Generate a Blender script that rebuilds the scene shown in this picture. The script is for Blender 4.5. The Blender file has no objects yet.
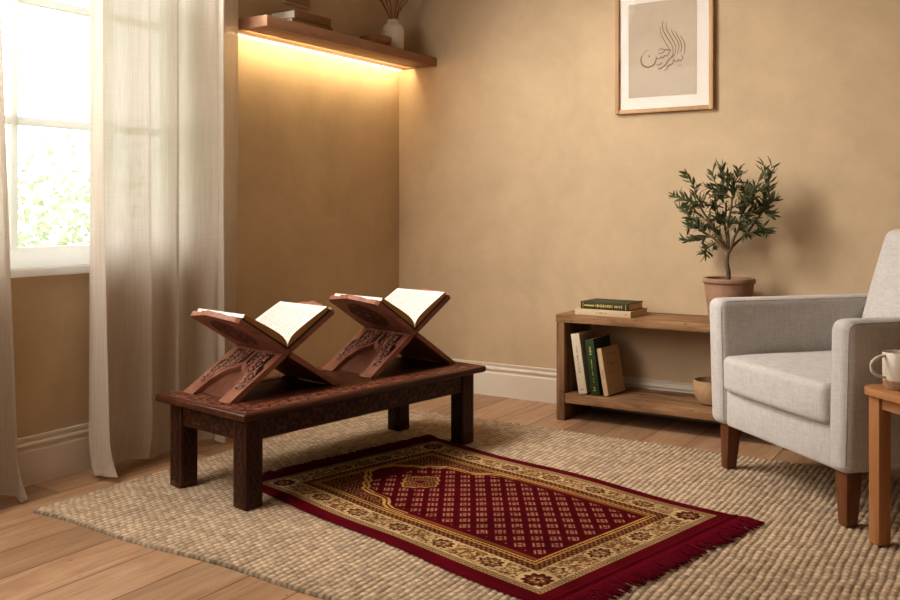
import bpy, bmesh, math, random
import numpy as np
from mathutils import Vector, Matrix
random.seed(7); RNG = np.random.default_rng(7)
S = bpy.context.scene
COL = S.collection
PI = math.pi

# ------------------------------------------------------------------ helpers
def lin(h):
    h = h.lstrip('#'); o = []
    for i in (0, 2, 4):
        c = int(h[i:i+2], 16) / 255
        o.append(c / 12.92 if c <= .04045 else ((c + .055) / 1.055) ** 2.4)
    return (o[0], o[1], o[2], 1.0)

def finish(me, mat, smooth=None):
    if mat: me.materials.append(mat)
    if smooth is not None:
        me.polygons.foreach_set('use_smooth', [True] * len(me.polygons))
        if smooth < 180: me.set_sharp_from_angle(angle=math.radians(smooth))
    me.update()

def link(name, me, parent=None, loc=None, rot=None):
    o = bpy.data.objects.new(name, me); COL.objects.link(o)
    if parent: o.parent = parent
    if loc is not None: o.location = loc
    if rot is not None: o.rotation_euler = rot
    return o

def ob(name, bm, mat, parent=None, smooth=35, loc=None, rot=None):
    me = bpy.data.meshes.new(name)
    bmesh.ops.recalc_face_normals(bm, faces=bm.faces)
    bm.to_mesh(me); bm.free()
    finish(me, mat, smooth)
    return link(name, me, parent, loc, rot)

def tag(o, label, cat, group=None):
    o['label'] = label; o['category'] = cat
    if group: o['group'] = group
    return o

def struct(o):
    o['kind'] = 'structure'; return o

def thing(name, label, cat, loc=(0, 0, 0), rz=0, group=None):
    o = bpy.data.objects.new(name, None); COL.objects.link(o)
    o.empty_display_size = .05
    o.location = loc; o.rotation_euler = (0, 0, rz)
    return tag(o, label, cat, group)

def new(): return bmesh.new()

def box(bm, lo, hi, bev=0, seg=2, mat4=None):
    r = bmesh.ops.create_cube(bm, size=1)
    vs = r['verts']
    for v in vs:
        v.co = Vector([lo[i] + (v.co[i] + .5) * (hi[i] - lo[i]) for i in range(3)])
    if bev:
        es = list({e for v in vs for e in v.link_edges})
        rr = bmesh.ops.bevel(bm, geom=es, offset=bev, segments=seg, profile=.5, affect='EDGES')
        vs = list({v for f in rr['faces'] for v in f.verts} | {v for v in vs if v.is_valid})
    if mat4 is not None:
        for v in vs: v.co = mat4 @ v.co
    return vs

def bxo(name, lo, hi, mat, parent=None, bev=.003, seg=2, smooth=35, loc=None, rot=None):
    bm = new(); box(bm, lo, hi, bev, seg)
    return ob(name, bm, mat, parent, smooth, loc, rot)

def lathe(bm, prof, seg=40, c=(0, 0, 0), caps=True):
    rings = []
    for r, z in prof:
        rings.append([bm.verts.new((c[0] + r * math.cos(2*PI*i/seg), c[1] + r * math.sin(2*PI*i/seg), c[2] + z)) for i in range(seg)])
    for a, b in zip(rings[:-1], rings[1:]):
        for i in range(seg):
            j = (i + 1) % seg
            bm.faces.new((a[i], a[j], b[j], b[i]))
    if caps:
        bm.faces.new(rings[0][::-1]); bm.faces.new(rings[-1])

def tube(bm, pts, rad, seg=6, cap=True):
    pts = [Vector(p) for p in pts]; n = len(pts)
    if not hasattr(rad, '__len__'): rad = [rad] * n
    rings = []; ref = None
    for i, p in enumerate(pts):
        t = (pts[min(i+1, n-1)] - pts[max(i-1, 0)]).normalized()
        if ref is None:
            ref = Vector((0, 0, 1)) if abs(t.z) < .9 else Vector((1, 0, 0))
        a = t.cross(ref)
        if a.length < 1e-5: a = t.cross(Vector((0, 1, 0)))
        a.normalize(); b = t.cross(a).normalized(); ref = -b if False else ref
        rings.append([bm.verts.new(p + (a * math.cos(2*PI*k/seg) + b * math.sin(2*PI*k/seg)) * rad[i]) for k in range(seg)])
    for r0, r1 in zip(rings[:-1], rings[1:]):
        for k in range(seg):
            j = (k + 1) % seg
            bm.faces.new((r0[k], r0[j], r1[j], r1[k]))
    if cap:
        bm.faces.new(rings[0][::-1]); bm.faces.new(rings[-1])

def prism(bm, poly, z0, z1, mat4=None):
    """extrude a 2-D polygon (x,y) between z0 and z1"""
    a = [bm.verts.new((x, y, z0)) for x, y in poly]
    b = [bm.verts.new((x, y, z1)) for x, y in poly]
    n = len(poly)
    fs = [bm.faces.new(a[::-1]), bm.faces.new(b)]
    for i in range(n):
        j = (i + 1) % n
        bm.faces.new((a[i], a[j], b[j], b[i]))
    bmesh.ops.triangulate(bm, faces=fs, ngon_method='EAR_CLIP')
    if mat4 is not None:
        for v in a + b: v.co = mat4 @ v.co

def grid_ob(name, P, mat, parent=None, col=None, keep=None, smooth=True, loc=None, rot=None):
    """P: (n,m,3) array of points -> one mesh object; col: (n,m,3) linear colours; keep: (n-1,m-1) bool faces"""
    n, m = P.shape[:2]
    idx = np.arange(n * m).reshape(n, m)
    q = np.stack([idx[:-1, :-1], idx[1:, :-1], idx[1:, 1:], idx[:-1, 1:]], -1)
    q = q[keep] if keep is not None else q.reshape(-1, 4)
    q = q.reshape(-1, 4)
    me = bpy.data.meshes.new(name)
    V = P.reshape(-1, 3).astype(np.float32)
    if keep is not None:
        used = np.unique(q); remap = np.full(n * m, -1); remap[used] = np.arange(len(used))
        V = V[used]; q = remap[q]
        if col is not None: col = col.reshape(-1, col.shape[-1])[used]
    me.vertices.add(len(V)); me.vertices.foreach_set('co', V.ravel())
    me.loops.add(q.size); me.loops.foreach_set('vertex_index', q.ravel().astype(np.int32))
    me.polygons.add(len(q)); me.polygons.foreach_set('loop_start', np.arange(0, q.size, 4, dtype=np.int32))
    me.update(calc_edges=True); me.validate()
    if col is not None:
        ca = me.color_attributes.new('Col', 'FLOAT_COLOR', 'POINT')
        c = col.reshape(-1, col.shape[-1]); c4 = np.ones((len(V), 4), np.float32); c4[:, :3] = c[:, :3]
        ca.data.foreach_set('color', c4.ravel())
    if mat: me.materials.append(mat)
    me.polygons.foreach_set('use_smooth', [bool(smooth)] * len(me.polygons)); me.update()
    return link(name, me, parent, loc, rot)

# ------------------------------------------------------------------ materials
class NT:
    def __init__(s, name):
        s.m = bpy.data.materials.new(name); s.m.use_nodes = True
        s.t = s.m.node_tree; s.t.nodes.clear()
        s.out = s.n('ShaderNodeOutputMaterial')
    def n(s, typ, **kw):
        nd = s.t.nodes.new(typ)
        for k, v in kw.items():
            if k.startswith('i_'):
                key = k[2:].replace('_', ' ')
                nd.inputs[key].default_value = v
            else: setattr(nd, k, v)
        return nd
    def l(s, a, b): s.t.links.new(a, b)
    def coord(s, scale=(1, 1, 1), rot=(0, 0, 0), kind='Object'):
        tc = s.n('ShaderNodeTexCoord'); mp = s.n('ShaderNodeMapping')
        mp.inputs['Scale'].default_value = scale; mp.inputs['Rotation'].default_value = rot
        s.l(tc.outputs[kind], mp.inputs['Vector']); return mp.outputs['Vector']
    def noise(s, vec, scale, detail=4, rough=.55, dist=0):
        nd = s.n('ShaderNodeTexNoise'); s.l(vec, nd.inputs['Vector'])
        nd.inputs['Scale'].default_value = scale; nd.inputs['Detail'].default_value = detail
        nd.inputs['Roughness'].default_value = rough; nd.inputs['Distortion'].default_value = dist
        return nd.outputs['Fac']
    def ramp(s, fac, stops):
        r = s.n('ShaderNodeValToRGB'); s.l(fac, r.inputs['Fac']); e = r.color_ramp.elements
        while len(e) < len(stops): e.new(.5)
        for el, (p, c) in zip(e, stops): el.position = p; el.color = c
        return r.outputs['Color']
    def mix(s, fac, a, b, mode='MIX'):
        m = s.n('ShaderNodeMix', data_type='RGBA', blend_type=mode)
        for sock, v in ((m.inputs[0], fac), (m.inputs[6], a), (m.inputs[7], b)):
            if hasattr(v, 'node'): s.l(v, sock)
            else: sock.default_value = v
        return m.outputs[2]
    def math(s, op, a, b=0.0, c=None):
        m = s.n('ShaderNodeMath', operation=op)
        for sock, v in zip(m.inputs, (a, b, c)):
            if v is None: continue
            if hasattr(v, 'node'): s.l(v, sock)
            else: sock.default_value = v
        return m.outputs[0]
    def bump(s, h, strength=.3, dist=.01):
        b = s.n('ShaderNodeBump'); s.l(h, b.inputs['Height'])
        b.inputs['Strength'].default_value = strength; b.inputs['Distance'].default_value = dist
        return b.outputs['Normal']
    def bsdf(s, col, rough=.6, normal=None, spec=.5, sheen=0, metal=0, trans=0):
        p = s.n('ShaderNodeBsdfPrincipled')
        if hasattr(col, 'node'): s.l(col, p.inputs['Base Color'])
        else: p.inputs['Base Color'].default_value = col
        if hasattr(rough, 'node'): s.l(rough, p.inputs['Roughness'])
        else: p.inputs['Roughness'].default_value = rough
        p.inputs['Specular IOR Level'].default_value = spec
        p.inputs['Sheen Weight'].default_value = sheen
        p.inputs['Metallic'].default_value = metal
        if normal is not None: s.l(normal, p.inputs['Normal'])
        return p.outputs['BSDF']
    def done(s, sh): s.l(sh, s.out.inputs['Surface']); return s.m

def m_plain(name, h, rough=.6, var=.12, scale=30, spec=.4, bump=.05, sheen=0):
    t = NT(name); v = t.coord(); f = t.noise(v, scale)
    c = lin(h); d = tuple(x * (1 - var) for x in c[:3]) + (1,); u = tuple(min(1, x * (1 + var)) for x in c[:3]) + (1,)
    return t.done(t.bsdf(t.ramp(f, [(.3, d), (.7, u)]), rough, t.bump(f, bump, .002) if bump else None, spec, sheen))

def m_wall(name, h):
    t = NT(name); v = t.coord()
    f = t.noise(v, 1.6, 6, .6, .6); g = t.noise(v, 7, 5, .65, .3)
    k = t.math('ADD', t.math('MULTIPLY', f, .65), t.math('MULTIPLY', g, .35))
    c = lin(h)
    col = t.ramp(k, [(.33, tuple(x * .87 for x in c[:3]) + (1,)), (.67, tuple(min(1, x * 1.12) for x in c[:3]) + (1,))])
    return t.done(t.bsdf(col, .85, t.bump(t.noise(v, 12, 8, .7), .12, .01), .2))

def m_wood(name, dark, mid, light, axis='X', scale=1.0, rough=.45, spec=.4, contrast=1.0, knots=False):
    t = NT(name)
    st = {'X': (.12, 1, 1), 'Y': (1, .12, 1), 'Z': (1, 1, .12)}[axis]
    v = t.coord(tuple(x * scale for x in st))
    f = t.noise(v, 28, 6, .6, 1.2); g = t.noise(v, 6, 4, .6, .8)
    k = t.math('ADD', t.math('MULTIPLY', f, .5), t.math('MULTIPLY', g, .5))
    a = .5 - .2 / contrast; b = .5 + .2 / contrast
    col = t.ramp(k, [(a, lin(dark)), (.5, lin(mid)), (b, lin(light))])
    if knots:
        vn = t.n('ShaderNodeTexVoronoi'); t.l(t.coord(tuple(x * scale * 7 for x in (.45, 1, 1))), vn.inputs['Vector'])
        vn.inputs['Randomness'].default_value = 1
        kn = t.ramp(vn.outputs['Distance'], [(.04, (1, 1, 1, 1)), (.16, (0, 0, 0, 1))])
        col = t.mix(kn, col, lin(dark))
    return t.done(t.bsdf(col, rough, t.bump(f, .15, .003), spec))

def m_floor():
    t = NT('oak_planks')
    tc = t.n('ShaderNodeTexCoord'); sep = t.n('ShaderNodeSeparateXYZ'); t.l(tc.outputs['Object'], sep.inputs[0])
    cb = t.n('ShaderNodeCombineXYZ'); t.l(sep.outputs['Y'], cb.inputs['X']); t.l(sep.outputs['X'], cb.inputs['Y'])
    br = t.n('ShaderNodeTexBrick'); t.l(cb.outputs[0], br.inputs['Vector'])
    br.offset = .37; br.inputs['Scale'].default_value = 1
    br.inputs['Brick Width'].default_value = 1.7; br.inputs['Row Height'].default_value = .185
    br.inputs['Mortar Size'].default_value = .0022; br.inputs['Mortar Smooth'].default_value = .2
    br.inputs['Color1'].default_value = (0, 0, 0, 1); br.inputs['Color2'].default_value = (1, 1, 1, 1)
    br.inputs['Mortar'].default_value = (.5, .5, .5, 1); br.inputs['Bias'].default_value = 0
    v = t.coord((1, .1, 1))
    rnd = t.n('ShaderNodeMix', data_type='VECTOR')
    off = t.n('ShaderNodeVectorMath', operation='MULTIPLY_ADD')
    t.l(br.outputs['Color'], off.inputs[0]); off.inputs[1].default_value = (7, 3, 5); t.l(v, off.inputs[2])
    f = t.noise(off.outputs[0], 22, 6, .6, 1.5); g = t.noise(off.outputs[0], 5, 3, .6, .6)
    k = t.math('ADD', t.math('MULTIPLY', f, .55), t.math('MULTIPLY', g, .45))
    col = t.ramp(k, [(.3, lin('#96755a')), (.5, lin('#b79678')), (.72, lin('#ccb096'))])
    sh = t.ramp(br.outputs['Color'], [(0, (.74, .70, .66, 1)), (1, (1.12, 1.09, 1.06, 1))])
    col = t.mix(1.0, col, sh, 'MULTIPLY')
    vn = t.n('ShaderNodeTexVoronoi'); t.l(t.coord((2.6, 1.1, 1)), vn.inputs['Vector'])
    kn = t.ramp(vn.outputs['Distance'], [(.015, (.75, .75, .75, 1)), (.05, (0, 0, 0, 1))])
    col = t.mix(kn, col, lin('#5b3d26'))
    col = t.mix(br.outputs['Fac'], col, lin('#5a4029'))
    h = t.math('SUBTRACT', t.math('MULTIPLY', f, .15), br.outputs['Fac'])
    return t.done(t.bsdf(col, .42, t.bump(h, .35, .002), .4))

def m_attr(name, rough=.9, spec=.15, sheen=0, nscale=400, nvar=.12, bump=.1, bdist=.002):
    t = NT(name)
    a = t.n('ShaderNodeAttribute', attribute_name='Col'); v = t.coord()
    f = t.noise(v, nscale, 3)
    col = t.mix(1.0, a.outputs['Color'], t.ramp(f, [(.3, (1 - nvar,) * 3 + (1,)), (.7, (1 + nvar,) * 3 + (1,))]), 'MULTIPLY')
    return t.done(t.bsdf(col, rough, t.bump(f, bump, bdist), spec, sheen))

def m_fabric(name, h, h2, scale=1.0):
    t = NT(name)
    v1 = t.coord((260 * scale, 260 * scale, 26 * scale)); v2 = t.coord((30 * scale, 30 * scale, 300 * scale))
    a = t.noise(v1, 1, 3); b = t.noise(v2, 1, 3); big = t.noise(t.coord(), 9, 4)
    k = t.math('ADD', t.math('MULTIPLY', t.math('ADD', a, b), .42), t.math('MULTIPLY', big, .16))
    col = t.ramp(k, [(.36, lin(h2)), (.62, lin(h))])
    return t.done(t.bsdf(col, .95, t.bump(k, .35, .002), .1, .25))

def m_curtain():
    t = NT('sheer_linen')
    v1 = t.coord((320, 320, 5)); v2 = t.coord((9, 9, 380))
    a = t.noise(v1, 1, 3, .6); b = t.noise(v2, 1, 3, .6)
    k = t.math('ADD', t.math('MULTIPLY', a, .7), t.math('MULTIPLY', b, .3))
    col = t.ramp(k, [(.34, lin('#dbd1c4')), (.62, lin('#e8e0d6'))])
    d = t.n('ShaderNodeBsdfDiffuse'); tr = t.n('ShaderNodeBsdfTranslucent'); tp = t.n('ShaderNodeBsdfTransparent')
    t.l(col, d.inputs['Color']); t.l(col, tr.inputs['Color']); tp.inputs['Color'].default_value = (1, .98, .95, 1)
    m1 = t.n('ShaderNodeMixShader'); m1.inputs[0].default_value = .52
    t.l(d.outputs[0], m1.inputs[1]); t.l(tr.outputs[0], m1.inputs[2])
    m2 = t.n('ShaderNodeMixShader')
    t.l(t.ramp(k, [(.36, (.05, .05, .05, 1)), (.62, (.025, .025, .025, 1))]), m2.inputs[0])
    t.l(m1.outputs[0], m2.inputs[1]); t.l(tp.outputs[0], m2.inputs[2])
    return t.done(m2.outputs[0])

def m_glass(name, ior=1.2):
    t = NT(name)
    tp = t.n('ShaderNodeBsdfTransparent'); g = t.n('ShaderNodeBsdfGlossy'); g.inputs['Roughness'].default_value = .03
    fr = t.n('ShaderNodeFresnel'); fr.inputs['IOR'].default_value = ior
    m = t.n('ShaderNodeMixShader'); t.l(fr.outputs[0], m.inputs[0]); t.l(tp.outputs[0], m.inputs[1]); t.l(g.outputs[0], m.inputs[2])
    return t.done(m.outputs[0])

def m_emit(name, c, s):
    t = NT(name); e = t.n('ShaderNodeEmission'); e.inputs['Color'].default_value = c; e.inputs['Strength'].default_value = s
    return t.done(e.outputs[0])

def m_leaf(name, a, b):
    t = NT(name); f = t.noise(t.coord(), 25, 3)
    col = t.ramp(f, [(.3, lin(a)), (.7, lin(b))])
    p = t.bsdf(col, .5, None, .35)
    tr = t.n('ShaderNodeBsdfTranslucent'); t.l(col, tr.inputs['Color'])
    m = t.n('ShaderNodeMixShader'); m.inputs[0].default_value = .25; t.l(p, m.inputs[1]); t.l(tr.outputs[0], m.inputs[2])
    return t.done(m.outputs[0])

M = {}
M['wall'] = m_wall('limewash_plaster', '#c8b294')
M['ceiling'] = m_wall('ceiling_paint', '#e3d7c4')
M['trim'] = m_plain('cream_trim_paint', '#e6dccc', .45, .03, 6, .4, .02)
t = NT('white_window_paint')
t1_ = t.n('ShaderNodeBsdfTranslucent'); t1_.inputs['Color'].default_value = (.95, .95, .93, 1)
t2_ = t.n('ShaderNodeMixShader'); t2_.inputs[0].default_value = .55
t.l(t.bsdf(t.ramp(t.noise(t.coord(), 6), [(.3, lin('#f0efec')), (.7, lin('#f8f7f5'))]), .4, None, .4), t2_.inputs[1]); t.l(t1_.outputs[0], t2_.inputs[2])
M['winpaint'] = t.done(t2_.outputs[0])
M['floor'] = m_floor()
M['curtain'] = m_curtain()
M['glass'] = m_glass('clear_glass')
M['glass2'] = m_glass('picture_glass', 1.09)
M['dark'] = m_wood('dark_walnut_stain', '#30190d', '#4b2a19', '#684028', 'Y', 1, .36, .45)
M['darkx'] = m_wood('dark_walnut_stain_x', '#30190d', '#4b2a19', '#684028', 'X', 1, .36, .45)
M['darkz'] = m_wood('dark_walnut_stain_z', '#2c160c', '#452616', '#5d3721', 'Z', 1, .4, .4)
M['rehal'] = m_wood('carved_sheesham', '#6a4233', '#94634f', '#aa7a64', 'Y', 1.3, .42, .4)
M['carve'] = m_attr('carved_relief', .45, .4, 0, 150, .1, .05)
M['reclaim'] = m_wood('reclaimed_pine', '#5f432e', '#8f6e50', '#ab8a68', 'X', 1.1, .75, .2, 1.5, True)
M['reclaimz'] = m_wood('reclaimed_pine_upright', '#5a3f2b', '#856549', '#a07f5f', 'Z', 1.1, .75, .2, 1.4, True)
M['shelf'] = m_wood('floating_shelf_wood', '#84604a', '#9a745b', '#aa866c', 'Y', 1, .5, .3)
M['oak'] = m_wood('honey_oak', '#9c6d45', '#b28258', '#c1956c', 'X', 1, .42, .4)
M['oakz'] = m_wood('honey_oak_leg', '#946540', '#ab7a50', '#bb8c62', 'Z', 1, .42, .4)
M['legwood'] = m_wood('chair_leg_walnut', '#4f2f1c', '#6b4329', '#7d5234', 'Z', 1.4, .4, .4)
M['frame'] = m_wood('frame_oak', '#a9835f', '#bf9a74', '#cdac88', 'Z', 1, .5, .3)
M['mat'] = m_plain('mat_board', '#e2dbd2', .8, .02, 60, .1, .02)
M['art'] = m_wall('art_paper', '#bfb09d')
M['ink'] = m_plain('brown_ink', '#75634f', .7, .1, 60, .1, 0)
M['chair'] = m_fabric('grey_linen_upholstery', '#cbc7c3', '#b3aeaa')
M['piping'] = m_fabric('grey_linen_piping', '#c6c1bd', '#aca7a2')
M['terracotta'] = m_plain('terracotta', '#9f806a', .85, .16, 14, .15, .2)
M['soil'] = m_plain('potting_soil', '#3b2a1e', .95, .3, 90, .1, .6)
M['bark'] = m_plain('olive_bark', '#6b5a47', .85, .25, 60, .1, .4)
M['leaf'] = m_leaf('olive_leaf', '#454c31', '#757b59')
M['bowl'] = m_plain('sandstone_bowl', '#b39574', .8, .1, 40, .2, .15)
M['ceramic'] = m_plain('speckled_cream_glaze', '#dcd3c5', .3, .05, 160, .5, .02)
M['clay'] = m_plain('raw_clay', '#a88a6e', .8, .08, 120, .2, .1)
M['whitevase'] = m_plain('matt_white_ceramic', '#d9cdbf', .7, .05, 50, .2, .05)
M['stem'] = m_plain('dried_stem', '#8c5a34', .9, .2, 80, .1, 0)
M['brownbowl'] = m_wood('turned_wood', '#77502f', '#946a43', '#a67c53', 'X', 1.5, .6, .3)
M['paper'] = m_plain('page_paper', '#e7e2d8', .8, .03, 40, .1, .02)
M['pageedge'] = m_plain('page_edges', '#b08a5c', .8, .12, 300, .1, .1)
M['pageedge2'] = m_plain('pale_page_edges', '#c9ad8a', .8, .12, 300, .1, .1)
M['quran'] = m_plain('dark_green_leatherette', '#1c2119', .5, .1, 80, .3, .1)
M['text'] = m_plain('text_ink', '#8d887e', .8, .1, 80, .1, 0)
M['cream'] = m_plain('cream_cloth', '#cdb798', .85, .06, 200, .15, .1)
M['cream2'] = m_plain('ivory_cloth', '#cfc1ab', .85, .06, 200, .15, .1)
M['beige'] = m_plain('beige_paperback', '#c2a684', .75, .06, 120, .15, .05)
M['green'] = m_plain('forest_green_cloth', '#2c3d22', .6, .15, 150, .3, .1)
M['green2'] = m_plain('olive_green_cloth', '#3d4028', .55, .12, 150, .3, .1)
M['gold'] = m_plain('gold_foil', '#c8b46a', .35, .15, 120, .6, 0)
M['taupe'] = m_plain('taupe_print', '#a08469', .8, .05, 60, .1, 0)
M['brown'] = m_plain('brown_book_cloth', '#8a6a4b', .8, .1, 120, .15, .1)
M['led'] = m_emit('warm_led', (1.0, .76, .42, 1), 8)
M['fringe'] = m_plain('burgundy_fringe', '#620e20', .9, .25, 120, .05, .1, 0)
M['bushleaf'] = m_leaf('garden_leaf', '#aab598', '#c8d1b6')
M['bushbark'] = m_plain('garden_bark', '#b9b4a0', .9, .1, 40, .1, 0)
M['lawn'] = m_plain('lawn', '#7f9b58', .95, .2, 20, .1, .1)

# ------------------------------------------------------------------ room shell
WY0, WY1, WZ0, WZ1 = -3.24, -1.56, .79, 2.30     # window opening on the left wall
RX, RY, RZ = 5.2, -6.2, 2.6
bm = new()
box(bm, (-.2, RY, -.1), (0, WY0, RZ)); box(bm, (-.2, WY1, -.1), (0, .2, RZ))
box(bm, (-.2, WY0, -.1), (0, WY1, WZ0 - .02)); box(bm, (-.2, WY0, WZ1), (0, WY1, RZ))
struct(ob('wall_left', bm, M['wall']))
struct(bxo('wall_back', (0, 0, -.1), (RX, .2, RZ), M['wall'], bev=0))
struct(bxo('wall_right', (RX, RY, -.1), (RX + .2, .2, RZ), M['wall'], bev=0))
struct(bxo('wall_front', (-.2, RY - .2, -.1), (RX + .2, RY, RZ), M['wall'], bev=0))
struct(bxo('floor', (0, RY, -.1), (RX, 0, 0), M['floor'], bev=0))
struct(bxo('ceiling', (-.2, RY - .2, RZ), (RX + .2, .2, RZ + .1), M['ceiling'], bev=0))

def skirting(name, a, b):
    # moulded profile (distance from wall, height)
    prof = [(0, 0), (.02, 0), (.02, .122), (.013, .128), (.013, .136), (.019, .141), (.021, .147), (.019, .153), (.011, .157), (.011, .164), (.016, .168), (.016, .176), (0, .176)]
    bm = new(); ring = []
    for p in (a, b):
        ring.append([bm.verts.new((p[0] + (d if name.endswith('left') else 0), p[1] - (0 if name.endswith('left') else d), z)) for d, z in prof])
    n = len(prof)
    for i in range(n):
        j = (i + 1) % n
        bm.faces.new((ring[0][i], ring[0][j], ring[1][j], ring[1][i]))
    bm.faces.new(ring[0]); bm.faces.new(ring[1][::-1])
    return struct(ob(name, bm, M['trim'], smooth=25))
skirting('baseboard_left', (0, RY, 0), (0, 0, 0))
skirting('baseboard_back', (.02, 0, 0), (RX, 0, 0))

# window
win = struct(bpy.data.objects.new('window_1', None)); COL.objects.link(win); win.location = (-.07, (WY0 + WY1) / 2, WZ0)
hw = (WY1 - WY0) / 2; hh = WZ1 - WZ0
bm = new()
box(bm, (-.04, -hw, 0), (.03, -hw + .055, hh), .004); box(bm, (-.04, hw - .055, 0), (.03, hw, hh), .004)
box(bm, (-.04, -hw, 0), (.03, hw, .075), .004); box(bm, (-.04, -hw, hh - .06), (.03, hw, hh), .004)
ob('window_frame', bm, M['winpaint'], win)
for z in (.545, 1.0):
    bxo('glazing_bar', (-.02, -hw + .05, z - .015), (.015, hw - .05, z + .015), M['winpaint'], win, .004)
for y in (-2.346, -1.93, -2.762):
    yy = y - (WY0 + WY1) / 2
    bxo('glazing_bar', (-.021, yy - .014, .07), (.016, yy + .014, hh - .05), M['winpaint'], win, .004)
bxo('window_sill', (-.02, -hw - .03, -.03), (.095, hw + .03, 0), M['winpaint'], win, .006)
bxo('window_pane', (-.006, -hw + .05, .07), (-.003, hw - .05, hh - .05), M['glass'], win, 0)

# garden outside
struct(bxo('ground', (-14, -12, -.7), (-.25, 8, -.6), M['lawn'], bev=0))
def shrub(loc, rx, rz, n, seed, label):
    rnd = random.Random(seed)
    t = thing('garden_shrub', label, 'shrub', loc, 0)
    bm = new()
    for k in range(9):
        a = rnd.uniform(0, 2*PI); r = rx * rnd.uniform(.2, .8); top = rz * rnd.uniform(.6, 1.0)
        tube(bm, [(0, 0, 0), (.3*r*math.cos(a), .3*r*math.sin(a), top*.4), (r*math.cos(a), r*math.sin(a), top)], [.011, .008, .003], 5)
    ob('branches', bm, M['bushbark'], t)
    bm = new()
    for k in range(n):
        a = rnd.uniform(0, 2*PI); u = 2*rnd.random()**1.7 - 1; q = rnd.random() ** .4
        p = Vector((rx*q*math.cos(a)*math.sqrt(1-u*u), rx*q*math.sin(a)*math.sqrt(1-u*u), rz*.55 + rz*.5*q*u))
        d = Vector((rnd.uniform(-1, 1), rnd.uniform(-1, 1), rnd.uniform(-.4, 1))).normalized()
        s = d.cross(Vector((rnd.uniform(-1, 1), rnd.uniform(-1, 1), rnd.uniform(-1, 1)))).normalized()
        L = rnd.uniform(.04, .085); w = L * .30
        vs = [bm.verts.new(p + x) for x in (Vector((0, 0, 0)), d*L*.5 + s*w, d*L, d*L*.5 - s*w)]
        bm.faces.new(vs)
    ob('foliage', bm, M['bushleaf'], t, smooth=None)
    return t
shrub((-2.6, -.45, -.6), .95, 2.0, 5600, 3, 'pale green garden shrub outside the window, seen between the curtains')

# ------------------------------------------------------------------ curtains
def curtain(name, y0, y1, nf, label, seed, ztop=2.55, x0=.135, amp=.068, drift=0.):
    rnd = np.random.default_rng(seed)
    n, m = int((y1 - y0) / .006) + 1, 90
    s = np.linspace(0, 1, n); tt = np.linspace(0, 1, m)
    ph = 2*PI*nf*s + .8*np.sin(2*PI*s*1.3 + seed) + .5*np.sin(2*PI*s*2.7 + 2*seed)
    Sx, T = np.meshgrid(s, tt, indexing='ij'); PH = np.repeat(ph[:, None], m, 1)
    A = amp * (.75 + .45*np.sin(5.1*Sx + seed)) * (.85 + .35*T**2)
    sway = .25*np.sin(3*T + 7*Sx)
    wav = np.sin(PH + sway*T); wav = np.sign(wav) * np.abs(wav)**.8
    X = x0 + A*wav + .35*A*np.sin(2.3*PH + 1.2*T + seed)
    Y = y0 + (y1 - y0)*Sx + .022*np.cos(PH + sway*T) * (1 + .4*T)
    Y = Y + drift*T*Sx
    flare = np.clip((T - .93)/.07, 0, 1)**2
    X = X + flare*(.022*np.sin(PH*.5 + 1) + .012); Y = Y + flare*.012*np.sin(PH*1.5)
    Z = ztop + (.008 - ztop)*T + flare*.010*(1 + np.sin(PH*1.1))*(1-0)
    o = grid_ob(name, np.stack([X, Y, Z], -1), M['curtain'])
    return tag(o, label, 'curtain', 'sheer linen window curtains')
curtain('curtain', -2.215, -1.405, 3.9, 'sheer cream linen curtain hanging right of the window, beside the two book stands', 2)
curtain('curtain', -3.34, -2.53, 4.4, 'sheer cream linen curtain at the left edge of the window', 5, drift=.10)

# ------------------------------------------------------------------ ornament pattern
def arabesque(u, v, p, h):
    """scrolling vine: u along, v in [-h,h]; returns relief 0..1"""
    k = 2*PI/p
    vc = .55*h*np.sin(k*u)
    r = np.exp(-((v - vc)/(.13*h))**2)
    i = np.floor(u/(p/2)); uc = (i + .5)*p/2; sg = np.where(np.mod(i, 2) == 0, -1, 1)
    du, dv = u - uc, v - sg*.32*h
    rr = np.hypot(du, dv); th = np.arctan2(dv, du)
    R = .42*h*(.72 + .28*np.cos(5*th + 1))
    fl = np.clip((R - rr)/(.10*h), 0, 1)
    ring = np.exp(-((rr - .62*h)/(.09*h))**2)*(np.cos(3*th + i) > -.5)
    lf = np.clip(1 - np.hypot((du - .28*p*.5)/(.16*p), (v + sg*.62*h)/(.24*h)), 0, 1)*3
    lf2 = np.clip(1 - np.hypot((du + .28*p*.5)/(.13*p), (v + sg*.7*h)/(.2*h)), 0, 1)*3
    hole = np.clip(1 - rr/(.13*h), 0, 1)
    return np.clip(np.maximum.reduce([r, fl - hole, ring*.9, np.clip(lf, 0, 1), np.clip(lf2, 0, 1)]), 0, 1)

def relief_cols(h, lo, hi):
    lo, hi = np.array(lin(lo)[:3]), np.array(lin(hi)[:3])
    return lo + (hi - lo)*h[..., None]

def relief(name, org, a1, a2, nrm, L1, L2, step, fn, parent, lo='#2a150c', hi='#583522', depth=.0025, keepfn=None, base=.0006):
    n, m = max(3, int(L1/step)), max(3, int(L2/step))
    u = np.linspace(0, L1, n); v = np.linspace(0, L2, m); U, V = np.meshgrid(u, v, indexing='ij')
    h = fn(U, V)
    org, a1, a2, nrm = map(np.array, (org, a1, a2, nrm))
    P = org + U[..., None]*a1 + V[..., None]*a2 + (base + depth*h)[..., None]*nrm
    keep = None
    if keepfn is not None:
        k = keepfn(U, V); keep = k[:-1, :-1] & k[1:, :-1] & k[1:, 1:] & k[:-1, 1:]
    return grid_ob(name, P, M['carve'], parent, relief_cols(h, lo, hi), keep)

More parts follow.
